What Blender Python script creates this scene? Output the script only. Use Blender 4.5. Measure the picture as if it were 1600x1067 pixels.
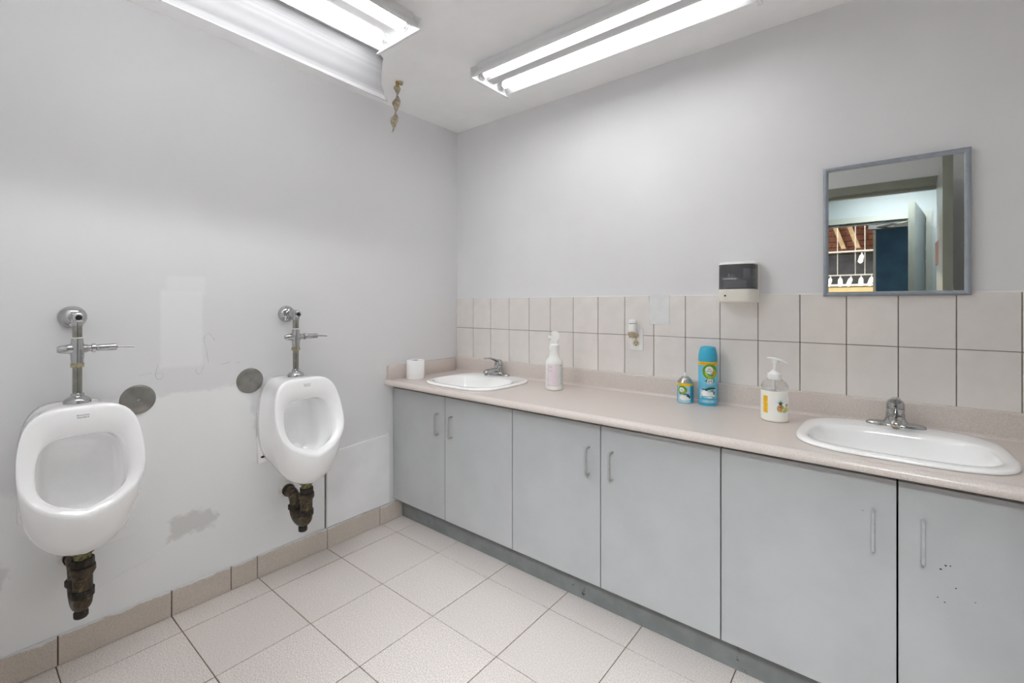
import bpy, bmesh, math, random
from mathutils import Vector, Matrix
random.seed(7)
S = bpy.context.scene
for o in list(bpy.data.objects): bpy.data.objects.remove(o)
COL = S.collection
PI = math.pi

# ------------------------------------------------------------------ camera, world, exposure
cd = bpy.data.cameras.new('camera'); cam = bpy.data.objects.new('camera', cd); COL.objects.link(cam)
cam.location = (2.316, -2.2457, 1.2988)
cam.rotation_euler = (PI/2, 0, 0.6816)
cd.sensor_fit = 'HORIZONTAL'; cd.sensor_width = 36.0
cd.lens = 717.07/1600*36
cd.shift_y = -(533.5-476.0)/1600
cd.clip_start = 0.01
S.camera = cam
w = bpy.data.worlds.new('world'); S.world = w; w.use_nodes = True
w.node_tree.nodes['Background'].inputs[0].default_value = (0.8, 0.85, 1, 1)
w.node_tree.nodes['Background'].inputs[1].default_value = 0.05
S.view_settings.view_transform = 'Standard'; S.view_settings.look = 'None'
S.view_settings.gamma = 1.0; S.view_settings.use_curve_mapping = False
S.view_settings.exposure = 1.64
S.cycles.max_bounces = 28; S.cycles.diffuse_bounces = 20; S.cycles.glossy_bounces = 8; S.cycles.transmission_bounces = 12
TUBE_STRENGTH = 11.2
HALL_FILL_STRENGTH = 33.0
SHOW_LAMP = 8.0
for k_, (x_, y_) in enumerate(((0.2, -6.8), (3.6, -6.8))):  # lights added without fixtures to brighten the showroom
    ld = bpy.data.lights.new('added_showroom_light', 'AREA'); ld.energy = 95; ld.size = 1.6; ld.color = (1, .93, .85)
    lo = bpy.data.objects.new('added_showroom_light', ld); lo.location = (x_, y_, 4.2); COL.objects.link(lo)

# ------------------------------------------------------------------ materials
def lin(c):
    return tuple(((v/255)/12.92 if v/255 <= .04045 else ((v/255+.055)/1.055)**2.4) for v in c) + (1,)

class NT:
    def __init__(s, name):
        s.m = bpy.data.materials.new(name); s.m.use_nodes = True
        s.t = s.m.node_tree; s.b = s.t.nodes['Principled BSDF']
    def n(s, ty, **kw):
        x = s.t.nodes.new(ty)
        for k, v in kw.items(): setattr(x, k, v)
        return x
    def l(s, a, b): s.t.links.new(a, b)
    def coord(s):
        if not hasattr(s, '_c'): s._c = s.n('ShaderNodeTexCoord').outputs['Object']
        return s._c
    def math(s, op, a, b=None, clamp=False):
        x = s.n('ShaderNodeMath', operation=op, use_clamp=clamp)
        for i, v in enumerate((a, b)):
            if v is None: continue
            if isinstance(v, (int, float)): x.inputs[i].default_value = v
            else: s.l(v, x.inputs[i])
        return x.outputs[0]
    def noise(s, scale, detail=3, rough=.55, coord=None):
        x = s.n('ShaderNodeTexNoise'); x.inputs['Scale'].default_value = scale
        x.inputs['Detail'].default_value = detail; x.inputs['Roughness'].default_value = rough
        s.l(coord or s.coord(), x.inputs['Vector']); return x.outputs['Fac']
    def step(s, v, a, b):
        x = s.n('ShaderNodeMapRange', interpolation_type='SMOOTHSTEP')
        s.l(v, x.inputs['Value']); x.inputs['From Min'].default_value = a; x.inputs['From Max'].default_value = b
        return x.outputs[0]
    def mix(s, fac, a, b):
        x = s.n('ShaderNodeMix', data_type='RGBA')
        for k, v in ((0, fac), (6, a), (7, b)):
            if isinstance(v, (int, float, tuple)): x.inputs[k].default_value = v
            else: s.l(v, x.inputs[k])
        return x.outputs[2]
    def bump(s, h, strength=.1, dist=.001):
        x = s.n('ShaderNodeBump'); x.inputs['Strength'].default_value = strength
        x.inputs['Distance'].default_value = dist; s.l(h, x.inputs['Height']); s.l(x.outputs[0], s.b.inputs['Normal'])
    def col(s, c):
        if isinstance(c, tuple): s.b.inputs['Base Color'].default_value = c
        else: s.l(c, s.b.inputs['Base Color'])
    def set(s, **kw):
        for k, v in kw.items(): s.b.inputs[k.replace('_', ' ')].default_value = v

def speck(name, c, var=.05, scale=60, rough=.5, metallic=0, bump=0, spots=None, objvar=0, bscale=None, **kw):
    """base colour with gentle procedural variation"""
    t = NT(name); a = lin(c)
    dk = tuple(v*(1-var*2) for v in a[:3]) + (1,); lt = tuple(min(1, v*(1+var*2)) for v in a[:3]) + (1,)
    f = t.step(t.noise(scale, 4), .3, .7)
    out = t.mix(f, dk, lt)
    if objvar:
        r = t.n('ShaderNodeObjectInfo').outputs['Random']
        out = t.mix(r, out, t.mix(.5, out, tuple(v*(1-objvar*2) for v in a[:3]) + (1,)))
    if spots:
        sc, lo, hi, sc_col, amt = spots
        k = t.math('MULTIPLY', t.step(t.noise(sc, 6, .6), lo, hi), amt)
        out = t.mix(k, out, lin(sc_col))
    t.col(out); t.set(Roughness=rough, Metallic=metallic, **kw)
    if bump: t.bump(t.noise(bscale or scale*2, 3), bump, .0015)
    return t.m

M = {}
M['ceiling'] = speck('ceiling_paint', (246, 246, 246), .01, 5, .6, bump=.08, bscale=180)
M['wall'] = speck('grey_wall_paint', (230, 230, 231), .008, 3, .42, bump=.06, bscale=160)
M['hallwall'] = speck('hall_paint', (100, 107, 108), .01, 3, .5)
M['frame'] = speck('olive_grey_door_paint', (138, 140, 128), .02, 8, .35)
M['leaf'] = speck('pale_grey_door_paint', (160, 163, 160), .02, 6, .3)
M['frame_dimmed'] = speck('frame_paint_darkened_for_glare', (92, 95, 88), .02, 8, .4)  # door frame paint darkened to offset the bright hall light
M['leaf_dimmed'] = speck('leaf_paint_darkened_for_glare', (112, 117, 116), .02, 6, .4)  # door leaf paint darkened likewise against the hall light
M['dark'] = speck('gap_shade_and_chips', (26, 24, 23), .05, 20, .6)  # carcass coloured near black as shade in the gaps; also paint chips
M['door_grey'] = speck('grey_cabinet_laminate', (180, 182, 183), .018, 6, .38, spots=(38, .735, .76, (60, 58, 56), .55), bump=.02)
M['kick'] = speck('grey_kick_paint', (128, 131, 131), .05, 14, .5, spots=(26, .66, .70, (40, 38, 36), .8))
M['handle'] = speck('brushed_nickel_pull', (182, 182, 180), .03, 90, .36, .6)
M['handle_painted'] = speck('painted_pull', (178, 181, 182), .03, 40, .4, .15, spots=(140, .68, .72, (70, 65, 60), .8))
M['porcelain'] = speck('white_porcelain', (250, 250, 250), .004, 6, .09, Coat_Weight=.6, Coat_Roughness=.03)
M['sink'] = speck('white_sink_enamel', (250, 250, 249), .004, 6, .14, Coat_Weight=.4)
M['chrome'] = speck('chrome', (186, 187, 187), .02, 12, .1, 1.0)
M['nickel'] = speck('worn_nickel_pipe', (156, 156, 148), .06, 40, .18, 1.0)
M['brass_nut'] = speck('tarnished_brass_nut', (172, 164, 134), .15, 90, .4, .8)
M['plate'] = speck('brushed_steel_plate', (150, 148, 143), .06, 24, .34, .95)
M['black'] = speck('black_rubber', (28, 27, 26), .1, 60, .5)
M['trap'] = speck('blackened_brass_trap', (74, 65, 52), .3, 45, .42, .55, spots=(60, .56, .68, (150, 130, 90), .6), bump=.3)
M['trapdark'] = speck('corroded_trap_collar', (44, 39, 34), .3, 60, .5, .3, bump=.4, spots=(70, .58, .7, (130, 100, 60), .5))
M['verdigris'] = speck('green_tarnished_tailpiece', (120, 116, 78), .35, 80, .45, .5, bump=.3)
M['tape'] = speck('white_sealing_tape', (222, 218, 212), .06, 60, .6)
M['tile'] = speck('beige_glazed_tile', (236, 231, 227), .018, 9, .22, objvar=.05, Coat_Weight=.25)
M['grout'] = speck('wall_grout', (132, 121, 111), .08, 40, .8)
M['fgrout'] = speck('floor_grout', (118, 98, 80), .2, 14, .85)
M['ftile'] = speck('speckled_floor_tile', (217, 209, 204), .13, 210, .5, objvar=.04, bump=.12, bscale=320)
M['patch'] = speck('pale_grey_patch', (229, 231, 231), .015, 30, .5, bump=.1)
M['crack'] = speck('dark_crack', (110, 104, 98), .1, 30, .8)
M['panelw'] = speck('white_panel_paint', (242, 242, 243), .012, 8, .42, bump=.04)
M['roll'] = speck('white_tissue', (252, 252, 252), .01, 40, .85, bump=.1)
M['core'] = speck('grey_core', (150, 146, 140), .05, 40, .8)
M['white_plastic'] = speck('white_plastic', (249, 249, 247), .006, 20, .3)
M['ivory'] = speck('ivory_plastic', (218, 208, 172), .02, 20, .35)
M['cream'] = speck('cream_plastic', (241, 239, 229), .01, 20, .35)
M['slotgrey'] = speck('dark_grey_plastic', (70, 70, 74), .05, 20, .4)
M['slot'] = speck('black_slot', (24, 20, 16), .05, 20, .6)
M['housing'] = speck('white_enamel_fixture', (232, 232, 232), .006, 10, .3)
M['reflector'] = speck('enamel_greyed_for_glare', (176, 176, 176), .01, 10, .4)  # fixture enamel greyed so it does not burn out beside the tubes
M['socket'] = speck('lamp_holder_plastic', (200, 200, 198), .02, 20, .4)
M['pin'] = speck('aluminium_tube_cap', (190, 190, 190), .03, 50, .3, .9)
M['mframe'] = speck('blue_grey_plastic_frame', (152, 160, 168), .03, 40, .3, spots=(160, .74, .77, (230, 230, 230), .8))
M['ink'] = speck('grey_pencil', (202, 202, 204), .1, 30, .7)
M['print'] = speck('black_print', (84, 84, 88), .05, 30, .5)
M['blue_cap'] = speck('turquoise_plastic_cap', (60, 178, 212), .02, 20, .32)
M['blue_can'] = speck('sky_blue_can', (112, 198, 230), .05, 16, .28, .1)
M['yellow'] = speck('yellow_band', (240, 196, 40), .06, 50, .35)
M['orange'] = speck('orange_print', (236, 150, 40), .06, 50, .4)
M['green'] = speck('green_print', (84, 160, 44), .12, 30, .4)
M['lime'] = speck('lime_print', (170, 200, 60), .1, 30, .4)
M['dgreen'] = speck('dark_green_print', (48, 96, 70), .12, 60, .4)
M['pwhite'] = speck('white_print', (240, 242, 240), .02, 30, .4)
M['pblue'] = speck('pale_blue_print', (176, 214, 228), .05, 60, .4)
M['teal'] = speck('teal_print', (56, 172, 202), .06, 40, .35)
M['navyprint'] = speck('dark_petal_print', (40, 52, 74), .1, 60, .5)
M['steelcan'] = speck('tin_dome', (196, 194, 190), .03, 40, .22, .95)
M['spray'] = speck('milky_spray_bottle', (241, 242, 237), .015, 14, .35)
M['pinklabel'] = speck('pale_pink_label', (233, 222, 227), .02, 20, .5)
M['greylabel'] = speck('pale_grey_label', (224, 228, 222), .02, 20, .5)
M['labelink'] = speck('faint_grey_label_print', (176, 174, 178), .05, 60, .5)
M['cream_soap'] = speck('cream_liquid_soap', (250, 248, 240), .01, 10, .22)
M['pine'] = speck('pineapple_print', (206, 160, 96), .3, 220, .5)
M['fruit'] = speck('pale_green_fruit_print', (196, 202, 130), .15, 90, .5)
M['redfruit'] = speck('pale_red_fruit_print', (214, 150, 130), .15, 90, .5)
M['rag'] = speck('dried_glue_ribbon', (182, 172, 152), .1, 60, .5, spots=(70, .5, .62, (128, 104, 70), .7))
M['ragcap'] = speck('golden_brown_cap', (176, 136, 70), .15, 90, .5)
M['navy'] = speck('navy_partition', (58, 100, 132), .08, 4, .5, spots=(22, .77, .785, (220, 225, 230), .9))
M['charcoal'] = speck('charcoal_wall', (66, 66, 72), .1, 5, .7)
M['rafter'] = speck('pale_timber', (176, 150, 116), .1, 12, .6)
M['brownsign'] = speck('rust_brown_plate', (120, 66, 50), .1, 30, .5)
M['concrete'] = speck('concrete_floor', (120, 116, 110), .06, 6, .6)
M['yellowwall'] = speck('pale_yellow_panel', (214, 190, 140), .04, 6, .6)
M['railw'] = speck('white_metal_rail', (222, 222, 218), .02, 10, .4)
M['brickface'] = speck('red_brown_brick', (124, 78, 62), .15, 40, .8, objvar=.15)

def emit(name, c, strength, base=(.9, .9, .9, 1)):
    t = NT(name); t.col(base)
    n = t.noise(8, 2); t.l(t.mix(t.math('MULTIPLY', n, .04), c, (c[0]*.96, c[1]*.97, c[2], 1)), t.b.inputs['Emission Color'])
    t.set(Roughness=.3, Emission_Strength=strength); return t.m
M['tube'] = emit('lit_fluorescent_tube', (.985, .99, 1.0, 1), TUBE_STRENGTH)
M['tube_dim'] = emit('lit_dimmed_fluorescent_tube', (.985, .99, 1.0, 1), TUBE_STRENGTH*.245)  # tubes dimmed to soften the bright spot on the back wall
M['hallfill'] = emit('added_hall_fill_glow', (.92, .97, 1.0, 1), HALL_FILL_STRENGTH)
M['spotlamp'] = emit('lit_warm_spot_lamp', (1.0, .82, .58, 1), SHOW_LAMP)

def m_lens():
    t = NT('prismatic_acrylic_lens'); t.set(Roughness=.5, IOR=1.3)
    sep = t.n('ShaderNodeSeparateXYZ'); t.l(t.coord(), sep.inputs[0])
    a = t.math('SINE', t.math('MULTIPLY', t.math('ADD', sep.outputs[1], sep.outputs[2]), 2*PI/.0066))
    b = t.math('SINE', t.math('MULTIPLY', t.math('SUBTRACT', sep.outputs[1], sep.outputs[2]), 2*PI/.0066))
    h = t.math('MULTIPLY', a, b); hh = t.math('ADD', t.math('MULTIPLY', h, .5), .5)
    inside = t.math('MULTIPLY', t.step(sep.outputs[2], -.2455, -.2435), 1.0)
    t.col(t.mix(inside, lin((140, 140, 141)), t.mix(hh, lin((148, 148, 149)), lin((112, 112, 113)))))
    t.bump(t.math('MULTIPLY', h, inside), .35, .001)
    t.set(Transmission_Weight=0.0, Specular_IOR_Level=.15)
    tr = t.n('ShaderNodeBsdfTranslucent'); t.l(t.mix(inside, lin((226, 226, 226)), lin((200, 200, 201))), tr.inputs[0])
    mx = t.n('ShaderNodeMixShader'); mx.inputs[0].default_value = .5
    out = t.t.nodes['Material Output']
    t.l(t.b.outputs[0], mx.inputs[1]); t.l(tr.outputs[0], mx.inputs[2]); t.l(mx.outputs[0], out.inputs[0])
    return t.m
M['lens'] = m_lens()

def m_counter():
    t = NT('speckled_mauve_laminate')
    f1 = t.step(t.noise(420, 3), .38, .62); f2 = t.step(t.noise(700, 2), .55, .7); f3 = t.noise(4, 2)
    c = t.mix(f1, lin((204, 193, 186)), lin((224, 215, 209)))
    c = t.mix(t.math('MULTIPLY', f2, .5), c, lin((232, 223, 217)))
    c = t.mix(t.math('MULTIPLY', f3, .25), c, lin((212, 201, 194)))
    t.col(c); t.set(Roughness=.27); t.bump(t.noise(300, 2), .02, .0005); return t.m
M['counter'] = m_counter()

def m_glass(name, c, rough, alpha_mix, trans=1.0):
    t = NT(name); n = t.noise(10, 2)
    t.col(t.mix(n, c, tuple(v*.97 for v in c[:3]) + (1,)))
    t.set(Roughness=rough, Transmission_Weight=trans, IOR=1.25); return t.m
M['smoke'] = m_glass('smoked_translucent_plastic', lin((214, 214, 219)), .08, .3, .85)
M['clear'] = m_glass('clear_plastic', lin((248, 249, 247)), .06, .3, .8)
M['amber'] = m_glass('amber_oil_bulb', lin((232, 214, 188)), .1, .3, .7)

def m_mirror():
    t = NT('mirror_silver'); n = t.step(t.noise(70, 5), .77, .785)
    t.col(t.mix(n, lin((238, 242, 239)), lin((250, 250, 250))))
    t.set(Metallic=1.0, Roughness=.012); return t.m
M['mirror'] = m_mirror()

def m_leftwall():
    """grey paint, white re-plastered lower area, patches and one grey smudge (all stay put)"""
    t = NT('patched_left_wall_paint'); t.set(Roughness=.42)
    co = t.coord(); sep = t.n('ShaderNodeSeparateXYZ'); t.l(co, sep.inputs[0])
    def warp(o, sc, amt, off):
        mp = t.n('ShaderNodeMapping'); mp.inputs['Location'].default_value = (off, off*2, off*3); t.l(co, mp.inputs[0])
        return t.math('ADD', o, t.math('MULTIPLY', t.math('SUBTRACT', t.noise(sc, 4, .6, mp.outputs[0]), .5), amt))
    def box(y, z, y0, y1, z0, z1, s):
        a = t.math('MULTIPLY', t.step(y, y0-s, y0+s), t.math('SUBTRACT', 1, t.step(y, y1-s, y1+s)))
        b = t.math('MULTIPLY', t.step(z, z0-s, z0+s), t.math('SUBTRACT', 1, t.step(z, z1-s, z1+s)))
        return t.math('MULTIPLY', a, b)
    y1, z1 = warp(sep.outputs[1], 7, .16, 1.3), warp(sep.outputs[2], 7, .16, 4.1)
    y2, z2 = warp(sep.outputs[1], 24, .012, 2.3), warp(sep.outputs[2], 24, .012, 5.1)
    y3, z3 = warp(sep.outputs[1], 18, .13, 7.3), warp(sep.outputs[2], 18, .10, 9.1)
    lo = box(y1, z1, -2.9, -.93, -.5, .66, .02)
    mid = box(y1, z1, -1.86, -1.33, -.5, .93, .012)
    white = t.math('MAXIMUM', lo, mid)
    rect = t.math('MULTIPLY', box(y2, z2, -1.69, -1.54, 1.035, 1.36, .008), .55)
    rect2 = t.math('MULTIPLY', box(y2, z2, -1.67, -1.53, 1.34, 1.42, .012), .4)
    white = t.math('MAXIMUM', white, t.math('MAXIMUM', rect, rect2))
    sm = box(y3, z3, -1.665, -1.49, .315, .405, .012)
    sm2 = t.math('MULTIPLY', box(y3, z3, -2.35, -2.13, .34, .42, .012), .8)
    c = t.mix(white, lin((229, 229, 230)), lin((242, 243, 243)))
    c = t.mix(t.math('MAXIMUM', sm, sm2), c, lin((219, 219, 218)))
    t.col(c); t.bump(t.noise(150, 3), .06, .0015); return t.m
M['leftwall'] = m_leftwall()

def m_skirt():
    t = NT('beige_skirting_tile'); co = t.coord(); sep = t.n('ShaderNodeSeparateXYZ'); t.l(co, sep.inputs[0])
    base = t.mix(t.step(t.noise(200, 3), .35, .65), lin((200, 189, 177)), lin((216, 207, 197)))
    r = t.n('ShaderNodeObjectInfo').outputs['Random']
    base = t.mix(t.math('MULTIPLY', r, .35), base, lin((192, 182, 171)))
    edge = t.math('SUBTRACT', sep.outputs[2], t.math('MULTIPLY', t.noise(9, 5, .65), .06))
    paint = t.step(edge, .071, .074)
    t.col(t.mix(paint, base, lin((222, 222, 222)))); t.set(Roughness=.5); return t.m
M['skirt'] = m_skirt()

# ------------------------------------------------------------------ mesh building
class MB:
    def __init__(s): s.v = []; s.f = []
    def add(s, vs, fs):
        o = len(s.v); s.v += [tuple(p) for p in vs]; s.f += [tuple(i+o for i in f) for f in fs]; return s
    def box(s, x0, x1, y0, y1, z0, z1, bv=0):
        if bv:
            b = bmesh.new(); bmesh.ops.create_cube(b, size=1)
            for v in b.verts: v.co = Vector(((x0+x1)/2+v.co.x*(x1-x0), (y0+y1)/2+v.co.y*(y1-y0), (z0+z1)/2+v.co.z*(z1-z0)))
            bmesh.ops.bevel(b, geom=b.edges[:], offset=bv, segments=2, affect='EDGES', profile=.5)
            b.verts.index_update()
            s.add([v.co for v in b.verts], [[v.index for v in f.verts] for f in b.faces]); b.free(); return s
        vs = [(x, y, z) for x in (x0, x1) for y in (y0, y1) for z in (z0, z1)]
        return s.add(vs, [(0, 1, 3, 2), (4, 6, 7, 5), (0, 4, 5, 1), (2, 3, 7, 6), (0, 2, 6, 4), (1, 5, 7, 3)])
    def loft(s, rings, cap0=True, cap1=True, closed=True):
        n = len(rings[0]); vs = [p for r in rings for p in r]; fs = []
        for k in range(len(rings)-1):
            for i in range(n if closed else n-1):
                j = (i+1) % n; fs.append((k*n+i, k*n+j, (k+1)*n+j, (k+1)*n+i))
        if cap0: fs.append(tuple(reversed(range(n))))
        if cap1: fs.append(tuple((len(rings)-1)*n+i for i in range(n)))
        return s.add(vs, fs)
    def lathe(s, prof, c=(0, 0, 0), seg=32, sx=1, sy=1, axis=None, cap0=True, cap1=True):
        c = Vector(c); q = Vector((0, 0, 1)).rotation_difference(Vector(axis)) if axis else None
        rings = []
        for r, z in prof:
            R = []
            for i in range(seg):
                a = 2*PI*i/seg; p = Vector((r*sx*math.cos(a), r*sy*math.sin(a), z))
                if q: p = q @ p
                R.append(c+p)
            rings.append(R)
        return s.loft(rings, cap0, cap1)
    def tube(s, pts, rad, seg=12, cap=True):
        pts = [Vector(p) for p in pts]; n = len(pts)
        rad = [rad]*n if isinstance(rad, (int, float)) else rad
        rings = []; up = None
        for i, p in enumerate(pts):
            t = (pts[min(i+1, n-1)]-pts[max(i-1, 0)]).normalized()
            if up is None: up = t.orthogonal().normalized()
            up = (up - t*up.dot(t)).normalized(); b = t.cross(up)
            rings.append([p+(up*math.cos(2*PI*k/seg)+b*math.sin(2*PI*k/seg))*rad[i] for k in range(seg)])
        return s.loft(rings, cap, cap)
    def build(s, name, mat, parent=None, smooth=False, angle=None):
        me = bpy.data.meshes.new(name); me.from_pydata(s.v, [], s.f); me.update()
        b = bmesh.new(); b.from_mesh(me); bmesh.ops.recalc_face_normals(b, faces=b.faces)
        b.to_mesh(me); b.free()
        if smooth: me.shade_smooth()
        if smooth and angle is not False:
            me.set_sharp_from_angle(angle=math.radians(angle or 40))
        me.materials.append(M[mat] if isinstance(mat, str) else mat)
        o = bpy.data.objects.new(name, me); COL.objects.link(o)
        if parent: o.parent = parent
        return o

def thing(name, label, cat, loc=(0, 0, 0), rz=0, group=None):
    o = bpy.data.objects.new(name, None); COL.objects.link(o); o.empty_display_size = .05
    o.location = loc; o.rotation_euler = (0, 0, rz); o['label'] = label; o['category'] = cat
    if group: o['group'] = group
    return o
def struct(o): o['kind'] = 'structure'; return o
def lab(o, s): o['label'] = s; return o
def dup(root, loc, rz=None, label=None):
    r = root.copy(); COL.objects.link(r); r.location = loc
    if rz is not None: r.rotation_euler = (0, 0, rz)
    if label: r['label'] = label
    def rec(src, dst):
        for ch in list(src.children):
            c = ch.copy(); COL.objects.link(c); c.parent = dst; rec(ch, c)
    rec(root, r); return r
def arc(cx, cy, r, a0, a1, n):
    return [(cx+r*math.cos(math.radians(a0+(a1-a0)*i/n)), cy+r*math.sin(math.radians(a0+(a1-a0)*i/n))) for i in range(n+1)]
def smoothpath(P, n=6):
    P = [Vector(p) for p in P]; out = []
    for i in range(len(P)-1):
        p0 = P[max(i-1, 0)]; p1 = P[i]; p2 = P[i+1]; p3 = P[min(i+2, len(P)-1)]
        for k in range(n):
            t = k/n
            out.append(.5*((2*p1)+(p2-p0)*t+(2*p0-5*p1+4*p2-p3)*t*t+(-p0+3*p1-3*p2+p3)*t**3))
    out.append(P[-1]); return out
def textmesh(txt, size):
    """built-in font lettering as flat 2-D verts and faces, centred"""
    c = bpy.data.curves.new('t', 'FONT'); c.body = txt; c.size = size; c.align_x = 'CENTER'; c.align_y = 'CENTER'; c.resolution_u = 3
    o = bpy.data.objects.new('t', c); me = o.to_mesh()
    v = [(p.co.x, p.co.y) for p in me.vertices]; f = [tuple(p.vertices) for p in me.polygons]
    o.to_mesh_clear(); bpy.data.objects.remove(o); bpy.data.curves.remove(c); return v, f
# flat decals wrapped on a (possibly elliptic) cylinder: list of (2-D verts, faces)
def rect2(s0, s1, z0, z1, n=8):
    v = []; f = []
    for i in range(n+1):
        x = s0+(s1-s0)*i/n; v += [(x, z0), (x, z1)]
    for i in range(n): f.append((2*i, 2*i+2, 2*i+3, 2*i+1))
    return v, f
def disc2(cx, cz, rx, rz, n=24, r0=0.0):
    v = []; f = []; K = 3
    for k in range(K+1):
        q = r0+(1-r0)*k/K
        for i in range(n): v.append((cx+rx*q*math.cos(2*PI*i/n), cz+rz*q*math.sin(2*PI*i/n)))
    for k in range(K):
        for i in range(n):
            j = (i+1) % n; f.append((k*n+i, k*n+j, (k+1)*n+j, (k+1)*n+i))
    return v, f
def poly2(pts): return list(pts), [tuple(range(len(pts)))]
def wrap(mb, shapes, R, ang, z0, eps, sy=1.0):
    for v, f in shapes:
        mb.add([((R+eps)*math.cos(ang+x/R), (R*sy+eps)*math.sin(ang+x/R), z0+z) for x, z in v], f)
    return mb

# ------------------------------------------------------------------ room shell
ZC = 2.4955; XR = 2.90; YF = -2.36
fl = struct(MB().box(0, XR, YF-.12, 0, -.12, -.003).build('floor', 'fgrout'))
wl = struct(MB().box(-.12, 0, YF-.12, .12, -.12, ZC+.1).build('wall_left', 'leftwall'))
wb = struct(MB().box(0, XR, 0, .12, -.12, ZC+.1).build('wall_back', 'wall'))
wr = struct(MB().box(XR, XR+.12, YF, .12, -.12, ZC+.1).build('wall_right', 'wall'))
ce = struct(MB().box(0, XR, YF, 0, ZC, ZC+.1).build('ceiling', 'ceiling'))
DX0, DX1, DZ = 1.70, 2.64, 2.19
wf = MB().box(0, DX0, YF-.12, YF, -.003, ZC+.1).box(DX1, XR+.12, YF-.12, YF, -.003, ZC+.1).box(DX0, DX1, YF-.12, YF, DZ, ZC+.1)
wf = struct(wf.build('wall_front', 'wall'))
def door_frame(name, x0, x1, ztop, y0, y1, mat='frame'):
    return struct(MB().box(x0-.05, x0, y0-.012, y1+.012, 0, ztop+.05).box(x1, x1+.05, y0-.012, y1+.012, 0, ztop+.05)
                  .box(x0, x1, y0-.012, y1+.012, ztop-.006, ztop+.055).box(x0, x1, (y0+y1)/2-.02, (y0+y1)/2+.02, ztop-.03, ztop-.006).build(name, mat))
door_frame('trim_1', DX0, DX1, DZ, YF-.12, YF)
# open leaf, hinged on the right jamb and swung into the washroom
def leafmesh(p, q, t, z0, z1):
    # door leaf from hinge end p to free end q (left faces), thickness t to the right
    p, q = Vector(p), Vector(q); d = (q-p).normalized(); n = Vector((d.y, -d.x)) if d.y > 0 else Vector((-d.y, d.x))
    n = n if n.x > 0 else -n
    ring = lambda v, z: [(v[0].x, v[0].y, z), (v[1].x, v[1].y, z), (v[2].x, v[2].y, z), (v[3].x, v[3].y, z)]
    body = [p, q-d*.003, q-d*.003+n*t, p+n*t]; tip = [q-d*.003-n*.0005, q-n*.0005, q+n*(t+.0005), q-d*.003+n*(t+.0005)]
    return MB().loft([ring(body, z0), ring(body, z1)]), MB().loft([ring(tip, z0), ring(tip, z1+.001)])
l_, e_ = leafmesh((2.612, -2.345), (2.580, -1.44), .044, .01, 2.185)
d1 = struct(l_.build('door_1', 'leaf'))
MB().box(2.600, 2.606, -2.26, -1.98, 1.58, 1.74).build('sign_plate', 'brownsign', d1)
e = e_.build('leaf_edge', 'frame', d1); lab(e, 'olive grey door edge')
h = MB().lathe([(.026, 0), (.026, .008), (.011, .014), (.011, .05), (.024, .055), (.03, .07), (.026, .085), (.01, .09)], (2.584, -1.51, 1.02), 20, axis=(-1, 0, 0)).build('door_knob', 'chrome', d1, True)

# floor tiles, each its own piece, shared mesh for the whole ones
OX, OY, SX, SY, J = .1502, -.6226, .3511, .3438, .0035
fx = [0]+[OX+SX*i for i in range(9) if OX+SX*i < XR-.01]+[XR]
fy = [OY-SY*j for j in range(-2, 6)]; fy = [0]+[v for v in fy if v < -.01 and v > YF]+[YF]
tile_me = {}
for i in range(len(fx)-1):
    for j in range(len(fy)-1):
        wx, wy = fx[i+1]-fx[i]-J, fy[j]-fy[j+1]-J
        key = (round(wx, 3), round(wy, 3))
        if key not in tile_me:
            o = MB().box(-wx/2, wx/2, -wy/2, wy/2, -.006, 0, .0012).build('floor_tile', 'ftile', fl); tile_me[key] = o.data
        else:
            o = bpy.data.objects.new('floor_tile', tile_me[key]); COL.objects.link(o); o.parent = fl
        o.location = ((fx[i]+fx[i+1])/2, (fy[j]+fy[j+1])/2, random.uniform(-.0006, .0004))

# skirting tiles on the left wall
sb = struct(MB().box(0, .004, YF, -.478, -.003, .104).build('baseboard_left', 'fgrout'))
sj = [-.478, -.638, -.966, -1.317, -1.43, -1.654, -1.993, YF]
for k in range(len(sj)-1):
    a, b = sj[k], sj[k+1]
    MB().box(0.002, .011, b+.002, a-.002, .001, .108, .0015).build('skirting_tile', 'skirt', sb)

# backsplash tiles on the back wall: two rows
TW, TH, T0, ZT = .1566, .1985, .1641, 1.3417
MB().box(0, XR, -.004, 0, .935, ZT-.002).build('grout_bed', 'grout', wb)
tx = [0.001]+[T0+TW*i for i in range(18) if T0+TW*i < XR-.02]+[XR-.001]
tm = {}
for r, (z0, z1) in enumerate(((ZT-.2+.0012, ZT), (.936, ZT-.2-.0012))):
    for i in range(len(tx)-1):
        x0, x1 = tx[i]+.0015, tx[i+1]-.0015; key = (r, round(x1-x0, 4))
        if key not in tm:
            o = MB().box(-(x1-x0)/2, (x1-x0)/2, -.008, -.001, z0, z1, .0016).build('wall_tile', 'tile', wb); tm[key] = o.data
        else:
            o = bpy.data.objects.new('wall_tile', tm[key]); COL.objects.link(o); o.parent = wb
        o.location = ((x0+x1)/2, random.uniform(-.0004, .0002), 0)
MB().box(0, 1.394, -.0065, -.0005, ZT-.0005, ZT+.004, .001).box(1.497, XR, -.0065, -.0005, ZT-.0005, ZT+.004, .001).build('caulk_line', 'panelw', wb)
MB().box(1.394, 1.497, -.0105, -.006, 1.2005, 1.346, .001).build('filler_patch', 'patch', wb)
MB().add([(1.392, -.0092, 1.342), (1.3955, -.0092, 1.342), (1.4, -.0092, 1.2), (1.3985, -.0092, 1.2)], [(0, 1, 2, 3)]).build('crack', 'crack', wb)

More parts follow.
